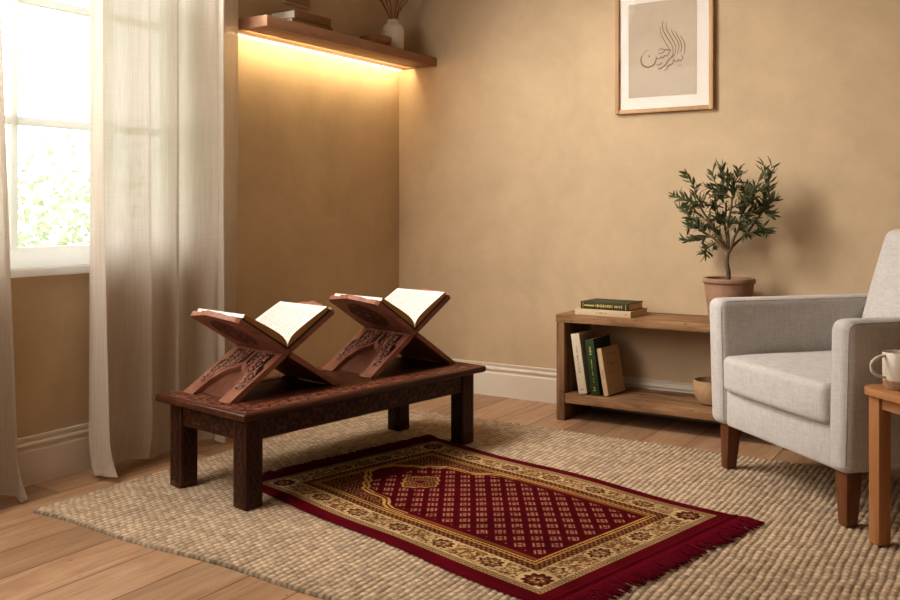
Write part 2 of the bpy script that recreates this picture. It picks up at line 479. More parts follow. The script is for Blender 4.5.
# ------------------------------------------------------------------ carved low table
TZ = .34; TA = math.radians(-8.2); TCX, TCY = .785, -1.530
RUGZ = .0135
table = thing('low_table', 'dark carved wooden low table standing on the woven jute rug', 'table', (TCX, TCY, RUGZ), TA)
tw, tl = .264, .6305                               # half sizes (x short, y long)
th = TZ - RUGZ
def rounded_slab():
    bm = new(); box(bm, (-tw, -tl, th - .026), (tw, tl, th), .009, 4)
    return bm
top = ob('tabletop', rounded_slab(), M['dark'], table)
B = .095
def ringfn(U, V):
    x = U - tw + .014; y = V - tl + .014
    dx = (tw - .014) - np.abs(x); dy = (tl - .014) - np.abs(y)
    onx = dx < dy
    d = np.where(onx, dx, dy); along = np.where(onx, y, x)
    h = arabesque(along + .5, (d - B/2), .13, B*.42)
    edge = np.maximum(np.exp(-((d - .006)/.003)**2), np.exp(-((d - B + .004)/.003)**2))
    return np.clip(np.maximum(h*((d > .012) & (d < B - .01)), edge), 0, 1)
def ringkeep(U, V):
    x = U - tw + .014; y = V - tl + .014
    d = np.minimum((tw - .014) - np.abs(x), (tl - .014) - np.abs(y))
    return d < B
relief('carved_border', (-tw + .014, -tl + .014, th), (1, 0, 0), (0, 1, 0), (0, 0, 1), 2*(tw - .014), 2*(tl - .014), .0028, ringfn, top, '#35190f', '#8c5640', .0028, ringkeep, .0002)
lx, ly, lw = .223, .5935, .07
ah = .078
def apron_fn(U, V): return np.where((V > .012) & (V < .066), arabesque(U, V - .039, .11, .03), .35)
for sx in (-1, 1):
    x0, x1 = sorted((sx*(lx - .010), sx*(lx - .030)))
    a = bxo('apron', (x0, -ly + lw, th - .026 - ah), (x1, ly - lw, th - .024), M['dark'], table, .002)
    L = 2*(ly - lw)
    if sx > 0: relief('carving', (x1, -ly + lw, th - .026 - ah), (0, 1, 0), (0, 0, 1), (1, 0, 0), L, ah - .002, .003, apron_fn, a)
    else: relief('carving', (x0, ly - lw, th - .026 - ah), (0, -1, 0), (0, 0, 1), (-1, 0, 0), L, ah - .002, .004, apron_fn, a)
for sy in (-1, 1):
    y0, y1 = sorted((sy*(ly - .010), sy*(ly - .030)))
    a = bxo('apron', (-lx + lw, y0, th - .026 - ah), (lx - lw, y1, th - .024), M['darkx'], table, .002)
    L = 2*(lx - lw)
    if sy < 0: relief('carving', (-lx + lw, y0, th - .026 - ah), (1, 0, 0), (0, 0, 1), (0, -1, 0), L, ah - .002, .003, apron_fn, a)
def leg_fn(U, V):
    zz = np.mod(V, .075) - .0375; x = U - .024
    ch = np.exp(-((np.abs(x) - .016*(1 - np.abs(zz)/.0375))/.0028)**2)
    dot = np.clip(1 - np.hypot(x, zz)/.0075, 0, 1)*2
    fr = np.exp(-((np.abs(x) - .0225)/.0018)**2)
    return np.clip(np.maximum.reduce([ch, np.clip(dot, 0, 1), fr]), 0, 1)
for sx in (-1, 1):
    for sy in (-1, 1):
        x0, x1 = sorted((sx*lx, sx*(lx - lw))); y0, y1 = sorted((sy*ly, sy*(ly - lw)))
        lg = bxo('leg', (x0, y0, 0), (x1, y1, th - .025), M['darkz'], table, .003)
        xm = (x0 + x1)/2; ym = (y0 + y1)/2
        relief('carving', (xm - .024, y0, .02), (1, 0, 0), (0, 0, 1), (0, -1, 0), .048, th - .06, .0025, leg_fn, lg, '#2c160c', '#502f1e', .002)
        relief('carving', (x1, ym - .024, .02), (0, 1, 0), (0, 0, 1), (1, 0, 0), .048, th - .06, .0025, leg_fn, lg, '#2d150d', '#4c2a1d', .0016)

# ------------------------------------------------------------------ folding book stands (X shape) with open books
HZ = .143; FL = .241                                # hinge height above table, foot half spread
ANG = math.atan2(HZ, FL); LEG = math.hypot(HZ, FL); UP = .262; TH = .020
def leg_poly():
    # local (u, d): d from 0 (hinge) to LEG (foot); closed polygon with an ogee arch cut between the feet
    out = [(-.148, .016), (-.150, .05), (-.150, .12), (-.149, .20), (-.152, LEG - .006), (-.152, LEG)]
    foot = .068
    inner = [(-.152 + foot, LEG), (-.083, LEG - .03), (-.079, .205), (-.065, .165), (-.042, .136), (-.019, .126), (-.007, .114)]
    half = out + inner
    return half + [(0, .098)] + [(-u, d) for u, d in reversed(half)]
def board_poly():
    pts = [(-.148, .016), (-.150, .05), (-.152, UP - .035), (-.153, UP - .018), (-.143, UP - .006), (-.122, UP - .004)]
    for k in range(1, 12):
        q = k/12; u = -.122 + q*.122
        pts.append((u, UP - .004 + .026*math.sin(q*PI/2)**2 - .006*math.sin(q*2*PI)**2))
    half = pts
    return half + [(0, UP + .022)] + [(-u, d) for u, d in reversed(half)]
def stand_plank(root, side, name):
    """side=+1: board rises toward +y, legs fall toward -y"""
    c, s = math.cos(ANG), math.sin(ANG)
    # plank frame: x=u, d axis = (0, side*c, s), normal up
    d = Vector((0, side*c, s)); nrm = Vector((0, -side*s, c)); ux = Vector((1, 0, 0))
    def mk(sgn): return Matrix((( ux.x, sgn*d.x, nrm.x, 0), (ux.y, sgn*d.y, nrm.y, 0), (ux.z, sgn*d.z, nrm.z, HZ), (0, 0, 0, 1)))
    bm = new()
    prism(bm, leg_poly(), -TH/2, TH/2, mk(-1))
    for v in bm.verts:
        if v.co.z < .012: v.co = v.co + d*(-v.co.z/s)      # feet cut level with the table
    prism(bm, board_poly(), -TH/2, TH/2, mk(1))
    w = .292/5
    for k in range(5):
        if (k % 2 == 0) == (side > 0):
            u0 = -.146 + k*w
            prism(bm, [(u0 + .001, -.024), (u0 + w - .001, -.024), (u0 + w - .001, .024), (u0 + .001, .024)], -TH/2, TH/2, mk(1))
    pl = ob(name, bm, M['rehal'], root, 30)
    # carved panels: leg outer face and underside of the board
    def lkeep(U, V):
        u = U - .15; dd = V + .03; au = np.abs(u)
        outer = np.interp(dd, [.03, .12, .20, .27, LEG], [.134, .136, .136, .137, .138])
        inn = np.interp(dd, [.02, .088, .104, .126, .145, .175, .21, .29], [.006, .006, .024, .046, .068, .088, .096, .104])
        return (au < outer) & (au > inn) & (dd > .028) & (dd < LEG - .05) & (au - inn < .10*np.clip((LEG - .03 - dd)/.1, .2, 1) + .01)
    def lfn(U, V):
        u = U - .15; au = np.abs(u); dd = V + .03
        mid = np.interp(dd, [.03, .10, .17, .3], [.068, .078, .110, .120])
        h = arabesque(dd + .02, au - mid, .062, .032)
        h2 = arabesque(dd + .05, au - mid + .03, .05, .022)
        return np.clip(np.maximum(h, h2*.9), 0, 1)
    org = Vector((-.15, 0, HZ)) - d*.03 + nrm*(TH/2)
    relief('fretwork', org, ux, -d, nrm, .30, LEG - .03, .0022, lfn, pl, '#2a130c', '#a27360', .0028, lkeep, .0003)
    def bkeep(U, V):
        u = U - .14; dd = V
        return (np.hypot(u/.098, (dd - .145)/.098) < 1)
    def bfn(U, V):
        u = U - .14; dd = V - .145; r = np.hypot(u/.098, dd/.098)
        a = np.arctan2(dd, u)
        ringh = np.exp(-((r - .93)/.04)**2)
        m = arabesque(a*.05 + .4, (r - .6)*.08, .0785, .024)
        c2 = np.clip((.32*(.7 + .3*np.cos(8*a)) - r)/.05, 0, 1)
        return np.clip(np.maximum.reduce([ringh, m*(r < .88), c2]), 0, 1)
    relief('carved_panel', Vector((-.14, 0, HZ)) - nrm*(TH/2), ux, d, -nrm, .28, UP, .0024, bfn, pl, '#33190f', '#85543f', .002, bkeep, .0003)
    return pl

def book_stand(cx, cy, rz, label):
    t = thing('book_stand', label, 'book stand', (cx, cy, TZ + .0026), rz, 'carved folding book stands')
    stand_plank(t, 1, 'folding_board'); stand_plank(t, -1, 'folding_board')
    return t

def open_book(cx, cy, rz, label, seed):
    t = thing('open_book', label, 'book', (cx, cy, TZ + .0026 + HZ), rz, 'open scripture books on the stands')
    c, s = math.cos(ANG), math.sin(ANG)
    BH, BW = .147, .224                             # half height along the spine, page width
    n0 = TH/2 + .002
    gap = .012
    for side in (1, -1):
        d = Vector((0, side*c, s)); nrm = Vector((0, -side*s, c)); ux = Vector((1, 0, 0))
        def pt(u, dd, h): return ux*u + d*dd + nrm*(n0 + h)
        # where the two halves meet the board lines cross: start a little up the slope
        d0 = (n0 + .004)*s/c + .001
        bm = new()
        v = [pt(u, dd, h) for h in (0, .0035) for u, dd in ((-BH - .004, d0), (BH + .004, d0), (BH + .004, BW + d0 + .005), (-BH - .004, BW + d0 + .005))]
        vs = [bm.verts.new(x) for x in v]
        for f in ((3, 2, 1, 0), (4, 5, 6, 7), (0, 1, 5, 4), (1, 2, 6, 5), (2, 3, 7, 6), (3, 0, 4, 7)): bm.faces.new([vs[i] for i in f])
        ob('cover', bm, M['quran'], t, None)
        def prof(q):      # q 0..1 from gutter to fore-edge: (distance, height)
            dd = d0 + BW*q
            hgt = .0045 + .029*(1 - math.exp(-q/.10))*(1 - .52*q**1.3)
            return dd - .010*math.exp(-q/.12)*0, hgt
        nq = 26; qs = [(i/(nq - 1))**1.3 for i in range(nq)]
        bm = new(); rows = []
        for u in (-BH, BH):
            rows.append(([bm.verts.new(pt(u, prof(q)[0], .0036)) for q in qs], [bm.verts.new(pt(u, *prof(q))) for q in qs]))
        for lo, hi in rows:
            for i in range(nq - 1): bm.faces.new((lo[i], lo[i+1], hi[i+1], hi[i]))
        (l0, h0), (l1, h1) = rows
        bm.faces.new((l0[-1], l1[-1], h1[-1], h0[-1])); bm.faces.new((l0[0], l1[0], h1[0], h0[0]))
        blk = ob('page_block', bm, M['pageedge'], t, None)
        bm = new()
        us = (-BH - .0005, BH + .0005)
        a = [[bm.verts.new(pt(u, prof(q)[0], prof(q)[1] + .0006)) for q in qs] + [bm.verts.new(pt(u, prof(1)[0] + .0008, prof(1)[1])), bm.verts.new(pt(u, prof(1)[0] + .0008, .0037))] for u in us]
        for i in range(nq + 1): bm.faces.new((a[0][i], a[0][i+1], a[1][i+1], a[1][i]))
        pg = ob('page', bm, M['paper'], t, 30)
        # rows of script: short strokes that follow the page curve
        rnd = random.Random(seed*7 + side); bm = new()
        def strip(u0, u1, q0, q1, k=1):
            qq = [q0 + (q1 - q0)*i/k for i in range(k + 1)]
            A = [bm.verts.new(pt(u0, prof(q)[0], prof(q)[1] + .0012)) for q in qq]
            Bv = [bm.verts.new(pt(u1, prof(q)[0], prof(q)[1] + .0012)) for q in qq]
            for i in range(k): bm.faces.new((A[i], A[i+1], Bv[i+1], Bv[i]))
        for r in range(14):
            u = -BH + .034 + r*(2*BH - .062)/13
            q = .17
            while q < .85:
                w = rnd.uniform(.015, .06); q1 = min(.87, q + w)
                strip(u - .0014, u + .0014, q, q1, 2)
                for z in range(rnd.randint(1, 3)):
                    qa = rnd.uniform(q, q1); hgt = rnd.uniform(.002, .0055)*rnd.choice((-1, 1, -1))
                    strip(min(u, u + hgt), max(u, u + hgt), qa, min(.88, qa + .006))
                q = q1 + rnd.uniform(.006, .016)
        for q in (.13, .90): strip(-BH + .017, BH - .014, q, q + .005)
        for u in (-BH + .017, BH - .014): strip(u, u + .0011, .13, .905, 14)
        ob('script_lines', bm, M['text'], pg, None)
    return t
def set_stand(hz, fl):
    global HZ, FL, ANG, LEG
    HZ, FL = hz, fl; ANG = math.atan2(HZ, FL); LEG = math.hypot(HZ, FL)
SA = math.radians(-11)
set_stand(.146, .229)
book_stand(.690, -1.826, SA, 'carved folding wooden book stand at the left end of the low table, nearer the curtain')
open_book(.690, -1.826, SA, 'open book with lines of script on the left book stand, nearer the curtain', 1)
set_stand(.154, .231)
book_stand(.804, -1.184, SA, 'carved folding wooden book stand at the right end of the low table, nearer the bookcase')
open_book(.804, -1.184, SA, 'open book with white pages on the right book stand, farther from the curtain', 2)

# ------------------------------------------------------------------ jute rug
def value_noise(x, y, seed=0):
    xi, yi = np.floor(x), np.floor(y); fx, fy = x - xi, y - yi
    def hsh(a, b):
        q = np.sin(a*127.1 + b*311.7 + seed*17.3)*43758.5453
        return q - np.floor(q)
    sx, sy = fx*fx*(3 - 2*fx), fy*fy*(3 - 2*fy)
    return (hsh(xi, yi)*(1 - sx) + hsh(xi + 1, yi)*sx)*(1 - sy) + (hsh(xi, yi + 1)*(1 - sx) + hsh(xi + 1, yi + 1)*sx)*sy
def rnd_cell(a, b=0., seed=0):
    q = np.sin(a*127.1 + b*311.7 + seed*17.3)*43758.5453
    return q - np.floor(q)
JX0, JX1, JY0, JY1 = .300, 3.45, -2.512, -.56
pitch = .0215
xs = np.arange(0, (JX1 - JX0), pitch/6); ys = np.arange(0, (JY1 - JY0), .0046)
U, V = np.meshgrid(xs, ys, indexing='ij')
Uw = U + .010*(value_noise(U*2.2, V*4, 51) - .5) + .006*(value_noise(U*11, V*17, 52) - .5)
row = np.floor(Uw/pitch); fu = (Uw/pitch - row - .5)*2
bead = .027
vv = V/bead + .5*np.mod(row, 2) + .25*rnd_cell(row) + .35*value_noise(V*14, row*.7, 3)
cell = np.floor(vv); fv = (vv - cell - .5)*2
prof_u = np.sqrt(np.clip(1 - (np.abs(fu)*.96)**2.4, 0, 1)); prof_v = np.sqrt(np.clip(1 - (np.abs(fv)*.97)**2.6, 0, 1))
hj = prof_u*(.35 + .65*prof_v)
tone = .68 + .42*rnd_cell(row, cell, 1) + .14*value_noise(U*5, V*5, 5) + .22*value_noise(U*90, V*160, 6)
wobble = .002*value_noise(U*3, V*3, 8)
Zj = .003 + .0085*hj*(.8 + .2*rnd_cell(row, cell, 2)) + wobble
ed = np.minimum.reduce([U, V, xs[-1] - U, ys[-1] - V])
Zj = np.where(ed < .001, .0005, Zj)
Yj = JY0 + V + .008*np.sin(U*9)*np.exp(-V/.05) ; Xj = JX0 + U + .006*np.sin(V*11)*np.exp(-U/.05)
lo, hi = np.array(lin('#4a3a2c')[:3]), np.array(lin('#c8b298')[:3])
cj = (lo + (hi - lo)*(np.clip(hj, 0, 1)**1.1)[..., None])*np.clip(tone, .55, 1.3)[..., None]
cj *= np.clip(.45 + ed/.02, 0, 1)[..., None]
M['jute'] = m_attr('jute_weave', .95, .08, 0, 260, .22, .4, .003)
jute = grid_ob('jute_rug', np.stack([Xj, Yj, Zj], -1), M['jute'], None, cj)
tag(jute, 'large woven natural jute area rug lying on the oak floor', 'rug')

# ------------------------------------------------------------------ prayer rug
PA = math.radians(-13.4); PO = (.753, -1.892)
prug = thing('prayer_rug', 'burgundy and gold patterned prayer rug with fringed ends lying on the jute rug', 'prayer rug', (PO[0], PO[1], .0142), PA)
st = .0026
s1 = np.arange(-.035, 1.402, st); t1 = np.arange(-.068, .888, st)
Sg, Tg = np.meshgrid(s1, t1, indexing='ij')
cT = .410; a = np.abs(Tg - cT); W = .433; L0, L1 = 0., 1.335
dEdge = np.minimum.reduce([W - a, Sg - L0, L1 - Sg])       # distance inside the gold rectangle
sideband = (W - a) < np.minimum(Sg - L0, L1 - Sg)
along = np.where(sideband, Sg, Tg - cT + 3)
MAR = np.array(lin('#5e0b1a')[:3]); MAR2 = np.array(lin('#500913')[:3]); CRM = np.array(lin('#c0a57a')[:3]); GLD = np.array(lin('#ad8a50')[:3])
DRK = np.array(lin('#4a1d18')[:3]); BRN = np.array(lin('#7a4a2c')[:3]); PLM = np.array(lin('#3a0b16')[:3])
cR = np.empty(Sg.shape + (3,)); cR[:] = MAR
def put(mask, c, k=1.0):
    m = (np.clip(mask.astype(float), 0, 1)*k)[..., None]
    cR[:] = cR*(1 - m) + c*m
ins = dEdge > 0
put(ins, BRN)
# outer small guard stripe
g1 = (dEdge > .002) & (dEdge < .024)
put(g1, CRM*.72); put(g1 & (np.sin(along*2*PI/.014 + 8*np.sin(dEdge*260)) > .2), DRK, .8)
put((dEdge > .0) & (dEdge < .0035), GLD)
# main floral band on cream
mb = (dEdge > .026) & (dEdge < .104)
put(mb, CRM)
dv = dEdge - .065
pl = .2; ia = np.floor(along/pl); ua = along - (ia + .5)*pl
BR2 = np.array(lin('#6e3f22')[:3]); OLV = np.array(lin('#8f6c38')[:3])
put(mb & (value_noise(Sg*60, Tg*60, 21) > .62), OLV, .75)
vine = arabesque(along, dv, .1, .037)
put(mb & (vine > .3) & (vine < .8), BR2*.7, .9); put(mb & (vine > .9) & (value_noise(Sg*210, Tg*210, 22) > .45), OLV*.8, .9)
vin2 = arabesque(along + .031, -dv, .05, .038)
put(mb & (np.abs(vin2 - .5) < .28), BR2, .8)
put(mb & (value_noise(Sg*170, Tg*170, 2) > .60), DRK*1.5, .75)
put(mb & (value_noise(Sg*150, Tg*150, 31) > .72), CRM*1.1, .8)
cd = np.minimum(np.hypot(np.minimum(np.abs(Sg - .065), np.abs(Sg - L1 + .065)), a - W + .065), 9)
rr = np.hypot(ua/.040, dv/.030) + 9*(cd < .10); tt_ = np.arctan2(dv, ua)
put(mb & (rr < 1.25 + .1*np.cos(10*tt_)), CRM*1.05)
put(mb & (rr < .98 + .13*np.cos(10*tt_)), DRK); put(mb & (rr < .72 + .12*np.cos(7*tt_)), BR2); put(mb & (rr < .5) & (np.cos(5*tt_ + rr*6) > .1), CRM*.8); put(mb & (rr < .2), DRK)
put(mb & (rr < 1.) & (value_noise(Sg*230, Tg*230, 61) > .66), CRM*.75, .8)
put((dEdge > .0245) & (dEdge < .028), CRM*1.15); put((dEdge > .102) & (dEdge < .106), CRM*1.15)
# corner medallions
for cs in (L0 + .065, L1 - .065):
    for ct in (-1, 1):
        du, dw = Sg - cs, Tg - (cT + ct*(W - .065)); r2 = np.hypot(du, dw); t2 = np.arctan2(dw, du)
        put(mb & (r2 < .056), CRM*1.05)
        put(mb & (r2 < .040 + .005*np.cos(10*t2)), DRK); put(mb & (r2 < .027 + .004*np.cos(7*t2)), BR2)
        put(mb & (r2 < .019) & (np.cos(5*t2 + r2*300) > .1), CRM*.8); put(mb & (r2 < .008), DRK)
# inner guard stripe
g2 = (dEdge > .106) & (dEdge < .136)
put(g2, np.array(lin('#54281c')[:3])); put(g2 & (np.sin(along*2*PI/.02)*np.sin((dEdge - .106)*2*PI/.02) > .25), np.array(lin('#9c7a4c')[:3]), .75)
# double gold line
put((dEdge > .136) & (dEdge < .158), MAR2)
put(((dEdge > .137) & (dEdge < .142)) | ((dEdge > .150) & (dEdge < .155)), GLD*1.25)
put((dEdge > .143) & (dEdge < .149) & (np.sin(along*2*PI/.016) > .1), GLD*.8)
# spandrels and stepped arch
inner = dEdge > .157
hwS = [.150, .158, .168, .172, .215, .222, .240, .262, .270, .290, .308, .320, .355, .369, .45, .473, .50, .54, 1.3]
hwA = [0., .012, .055, .062, .092, .108, .116, .128, .152, .164, .174, .196, .202, .206, .207, .222, .248, .262, .262]
wS = np.interp(Sg, hwS, hwA)
infield = inner & (a < wS)
sp = inner & ~infield & (Sg < .62)
put(sp, np.array(lin('#3c0d12')[:3]))
spv = np.sin(Sg*2*PI/.033 + 2.2*np.sin(Tg*2*PI/.05))*np.sin(Tg*2*PI/.036 + 2.0*np.sin(Sg*2*PI/.06))
put(sp & (np.abs(spv) < .17), np.array(lin('#a07f4c')[:3]), .85)
put(sp & (value_noise(Sg*120, Tg*120, 6) > .72), np.array(lin('#8e4a3a')[:3]), .8)
put(infield, MAR2*1.1)
# arch outline: distance to the step curve (approx. by offsetting in s and t)
w1 = np.interp(Sg - .010, hwS, hwA); w2 = np.interp(Sg + .010, hwS, hwA); w0 = np.interp(Sg - .022, hwS, hwA)
zone = inner & (Sg < .62) & (Sg > .14)
put(zone & (a < np.maximum(wS, w2) + .016) & (a > np.minimum(wS, w0) - .012), MAR2)
put(zone & (a < w2 + .013) & (a > wS + .006), GLD*1.2)
put(zone & (a < wS - .002) & (a > w1 - .006), GLD*1.15)
# lattice of small stepped motifs (set on the diagonal)
lat = .0765/math.sqrt(2)
ca, sa = math.cos(PI/4), math.sin(PI/4)
p1 = (Sg*ca + Tg*sa)/lat; p2 = (-Sg*sa + Tg*ca)/lat
f1 = p1 - np.floor(p1) - .5; f2 = p2 - np.floor(p2) - .5
mot = (np.abs(f1) < .29) & (np.abs(f2) < .27)
bars = (np.abs(np.abs(f1) - .24) < .05) | (np.abs(f1) < .10)
capz = (np.abs(np.abs(f2) - .22) < .04) & (np.abs(f1) > .2)
mot &= (bars | capz) & ~((np.abs(np.abs(f2) - .11) < .035) & (np.abs(f1) < .2))
mot &= (value_noise(Sg*260, Tg*260, 41) > .22)
field2 = infield & (a < wS - .022) & (Sg > .27) & (dEdge > .17)
dm, dn = Sg - .395, Tg - cT
med = np.hypot(dm/.075, dn/.082)
put(field2 & (np.abs(f1) > .36) , MAR2*.72, .55)
put(field2 & mot & (med > 1.15), np.array(lin('#b4876a')[:3]), .85)
am = np.arctan2(dn, dm)
star = .86 + .10*np.cos(4*am) + .05*np.cos(12*am)
put(infield & (np.abs(med - star) < .055), GLD*.9)
mm = np.sin(dm*2*PI/.03 + 2*np.sin(dn*2*PI/.04))*np.sin(dn*2*PI/.033 + 2*np.sin(dm*2*PI/.045))
put(infield & (med < star - .1) & (np.abs(mm) < .2), GLD*.85, .85)
put(infield & (med < .18), MAR)
# pile heights, gentle waves, hems
hem = np.exp(-((Sg - 1.378)/.006)**2)
Zp = .004 + .0025*value_noise(Sg*4, Tg*4, 4) + .002*np.sin(Sg*7 + Tg*3) + .004*hem + .0006*value_noise(Sg*300, Tg*300, 9)
edgeP = np.minimum.reduce([Sg - s1[0], s1[-1] - Sg, Tg - t1[0], t1[-1] - Tg])
Zp = np.where(edgeP < .0005, -.0004, Zp)
Tw = Tg + .006*np.sin(Sg*9 + 1)*np.clip((a - .3)/.17, 0, 1) - .012*np.clip((cT - Tg)/.48, 0, 1)*np.clip(Sg - .2, 0, 2)
cR = cR*(.82 + .36*value_noise(Sg*9, Tg*30, 12)[..., None])
M['pile'] = m_attr('velvet_pile', .9, .05, 0, 500, .18, .3, .0015)
grid_ob('woven_field', np.stack([Sg, Tw, Zp], -1), M['pile'], prug, cR)
def fringe(s0, s1_, seed):
    rnd = random.Random(seed); bm = new(); t = -.064
    while t < .886:
        L = (s1_ - s0)*rnd.uniform(.8, 1.08); dt = rnd.uniform(-.014, .014); z0 = .006 + rnd.uniform(0, .003); z1 = rnd.uniform(.001, .006)
        q = -.012*max(0, min(1, (cT - t)/.48))*max(0, s0 - .2)
        tube(bm, [(s0 - .004*math.copysign(1, L), t + q, z0), (s0 + L*.35, t + q + dt*.2, z0 + .002), (s0 + L*.75, t + q + dt*.7, z1 + .001), (s0 + L, t + q + dt, z1)],
             [.0022, .0026, .0026, .0012], 5)
        t += rnd.uniform(.0030, .0048)
    ob('fringe', bm, M['fringe'], prug, 180)
fringe(1.400, 1.482, 1); fringe(-.033, -.105, 2)

# ------------------------------------------------------------------ floating shelf with LED strip
fs = thing('floating_shelf', 'thick wooden floating wall shelf with a warm light strip under it', 'shelf', (0, -.680, 1.815))
bxo('shelf_board', (0, -.680, 0), (.262, .680, .05), M['shelf'], fs, .002)
bm = new(); box(bm, (.010, -.672, -.006), (.017, .678, -.0005))
ob('light_strip', bm, M['led'], fs, None)

def book_obj(name, w, h, t, cover, pages, label, loc, rot, group, spine=None, face=None):
    """upright book: x = thickness, y = depth (spine at -y), z = height"""
    r = thing(name, label, 'book', loc, 0, group); r.rotation_euler = rot
    c = .003
    bm = new()
    box(bm, (-t/2, -w/2, 0), (-t/2 + c, w/2, h)); box(bm, (t/2 - c, -w/2, 0), (t/2, w/2, h))
    box(bm, (-t/2, -w/2 - .003, 0), (t/2, -w/2 + c, h), .0014, 2)
    cv = ob('cover', bm, cover, r)
    bxo('page_block', (-t/2 + c, -w/2 + c, .003), (t/2 - c, w/2 - .004, h - .003), pages, r, 0)
    if spine:
        bm = new()
        bm.free()
        for grp in (spine[1] if isinstance(spine[1][0], list) else [spine[1]]):
            bm = new()
            for (x0, x1, z0, z1) in grp: box(bm, (x0, -w/2 - .0038, z0), (x1, -w/2 - .0028, z1))
            ob('spine_lettering', bm, spine[0], cv, None)
        for (x0, x1, z0, z1) in spine[2]:
            bxo('spine_band', (x0, -w/2 - .0038, z0), (x1, -w/2 - .0028, z1), spine[0], cv, 0)
    if face:
        bm = new()
        for (y0, y1, z0, z1) in face[1]: box(bm, (t/2 - .0002, y0, z0), (t/2 + .0006, y1, z1))
        ob('cover_print', bm, face[0], cv, None)
    return r

# books lying on the floating shelf: spine faces +x (front)
G1 = 'books lying on the floating shelf'
def lying(name, w, h, t, cover, pages, label, x, y, z, rz, group, spine=None):
    # lay the book on its side: height along the world direction rz, spine facing the front
    r = book_obj(name, w, h, t, cover, pages, label, (0, 0, 0), (0, 0, 0), group, spine)
    r.rotation_euler = (Matrix.Rotation(rz, 4, 'Z') @ Matrix.Rotation(PI/2, 4, 'Y')).to_euler()
    r.location = (x, y, z + t/2)
    return r
# with rotation (Ry 90): local x -> -z, local z -> x ; spine stays on local -y
lying('book', .15, .29, .037, M['brown'], M['paper'], 'brown book lying on the floating shelf, lower of the two', .115, -1.118, 1.8655, PI/2, G1)
lying('book', .15, .26, .040, M['brown'], M['paper'], 'brown book lying on the floating shelf, upper of the two', .118, -1.105, 1.9027, PI/2, G1)

bm = new(); lathe(bm, [(.05, 0), (.070, .010), (.086, .034), (.086, .056), (.081, .056), (.068, .02), (.0, .012)], 36, caps=False)
tag(ob('wooden_bowl', bm, M['brownbowl'], None, 40, (.150, -.425, 1.8655)), 'shallow brown wooden bowl on the floating shelf beside the white vase', 'bowl')
vase = thing('vase', 'matt white ceramic vase holding dried stems on the floating shelf', 'vase', (.135, -.245, 1.8655))
bm = new(); lathe(bm, [(.044, 0), (.054, .006), (.060, .03), (.062, .09), (.060, .130), (.050, .152), (.034, .163), (.031, .178), (.035, .182), (.029, .180), (.028, .16), (.0, .1)], 40, caps=False)
ob('vessel', bm, M['whitevase'], vase, 40)
dr = thing('dried_stems', 'bunch of dried brown stems standing in the white vase', 'dried stems', (.135, -.245, 1.8655))
for k in range(9):
    bm = new(); an = k*2.4; r1 = .03; r2 = .075 + .02*(k % 3)
    tube(bm, [(.012*math.cos(an), .012*math.sin(an), .12), (.018*math.cos(an), .018*math.sin(an), .18), (r1*math.cos(an), r1*math.sin(an), .22), (r2*math.cos(an), r2*math.sin(an), .33), (1.25*r2*math.cos(an), 1.25*r2*math.sin(an), .42)], [.0025, .0025, .0025, .003, .002], 5)
    for j in range(14):
        q = j/13; z = .30 + .12*q; rr = r2*(.9 + .35*q); c0 = Vector((rr*math.cos(an), rr*math.sin(an), z))
        tube(bm, [c0, c0 + Vector((.012*math.cos(an + j*2.1), .012*math.sin(an + j*2.1), .018))], [.004, .001], 4)
    ob('stem', bm, M['stem'], dr, 180)

# small print on the left wall above the shelf
pf = thing('small_picture', 'small faint beige picture on the wall above the floating shelf', 'picture', (0, -.88, 2.022))
bxo('picture_frame', (0, -.098, 0), (.012, .098, .26), M['wall'], pf, .002)
bxo('print_sheet', (.012, -.09, .008), (.0128, .09, .252), M['taupe'], pf, 0)

# ------------------------------------------------------------------ framed calligraphy
FX0, FX1, FZ0, FZ1 = 1.343, 1.833, 1.481, 2.115
pic = thing('framed_picture', 'oak framed calligraphy picture with white mat hanging above the olive tree', 'picture', ((FX0 + FX1)/2, 0, FZ0))
fw, fh, bw = (FX1 - FX0)/2, FZ1 - FZ0, .020
bm = new()
box(bm, (-fw, -.028, 0), (-fw + bw, 0, fh), .002); box(bm, (fw - bw, -.028, 0), (fw, 0, fh), .002)
box(bm, (-fw + bw, -.028, 0), (fw - bw, 0, bw), .002); box(bm, (-fw + bw, -.028, fh - bw), (fw - bw, 0, fh), .002)
ob('picture_frame', bm, M['frame'], pic)
bxo('mat_board', (-fw + bw, -.014, bw), (fw - bw, -.006, fh - bw), M['mat'], pic, 0)
ax0, ax1, az0, az1 = -.178, .163, .077, .541
art = bxo('art_print', (ax0, -.0152, az0), (ax1, -.0140, az1), M['art'], pic, 0)
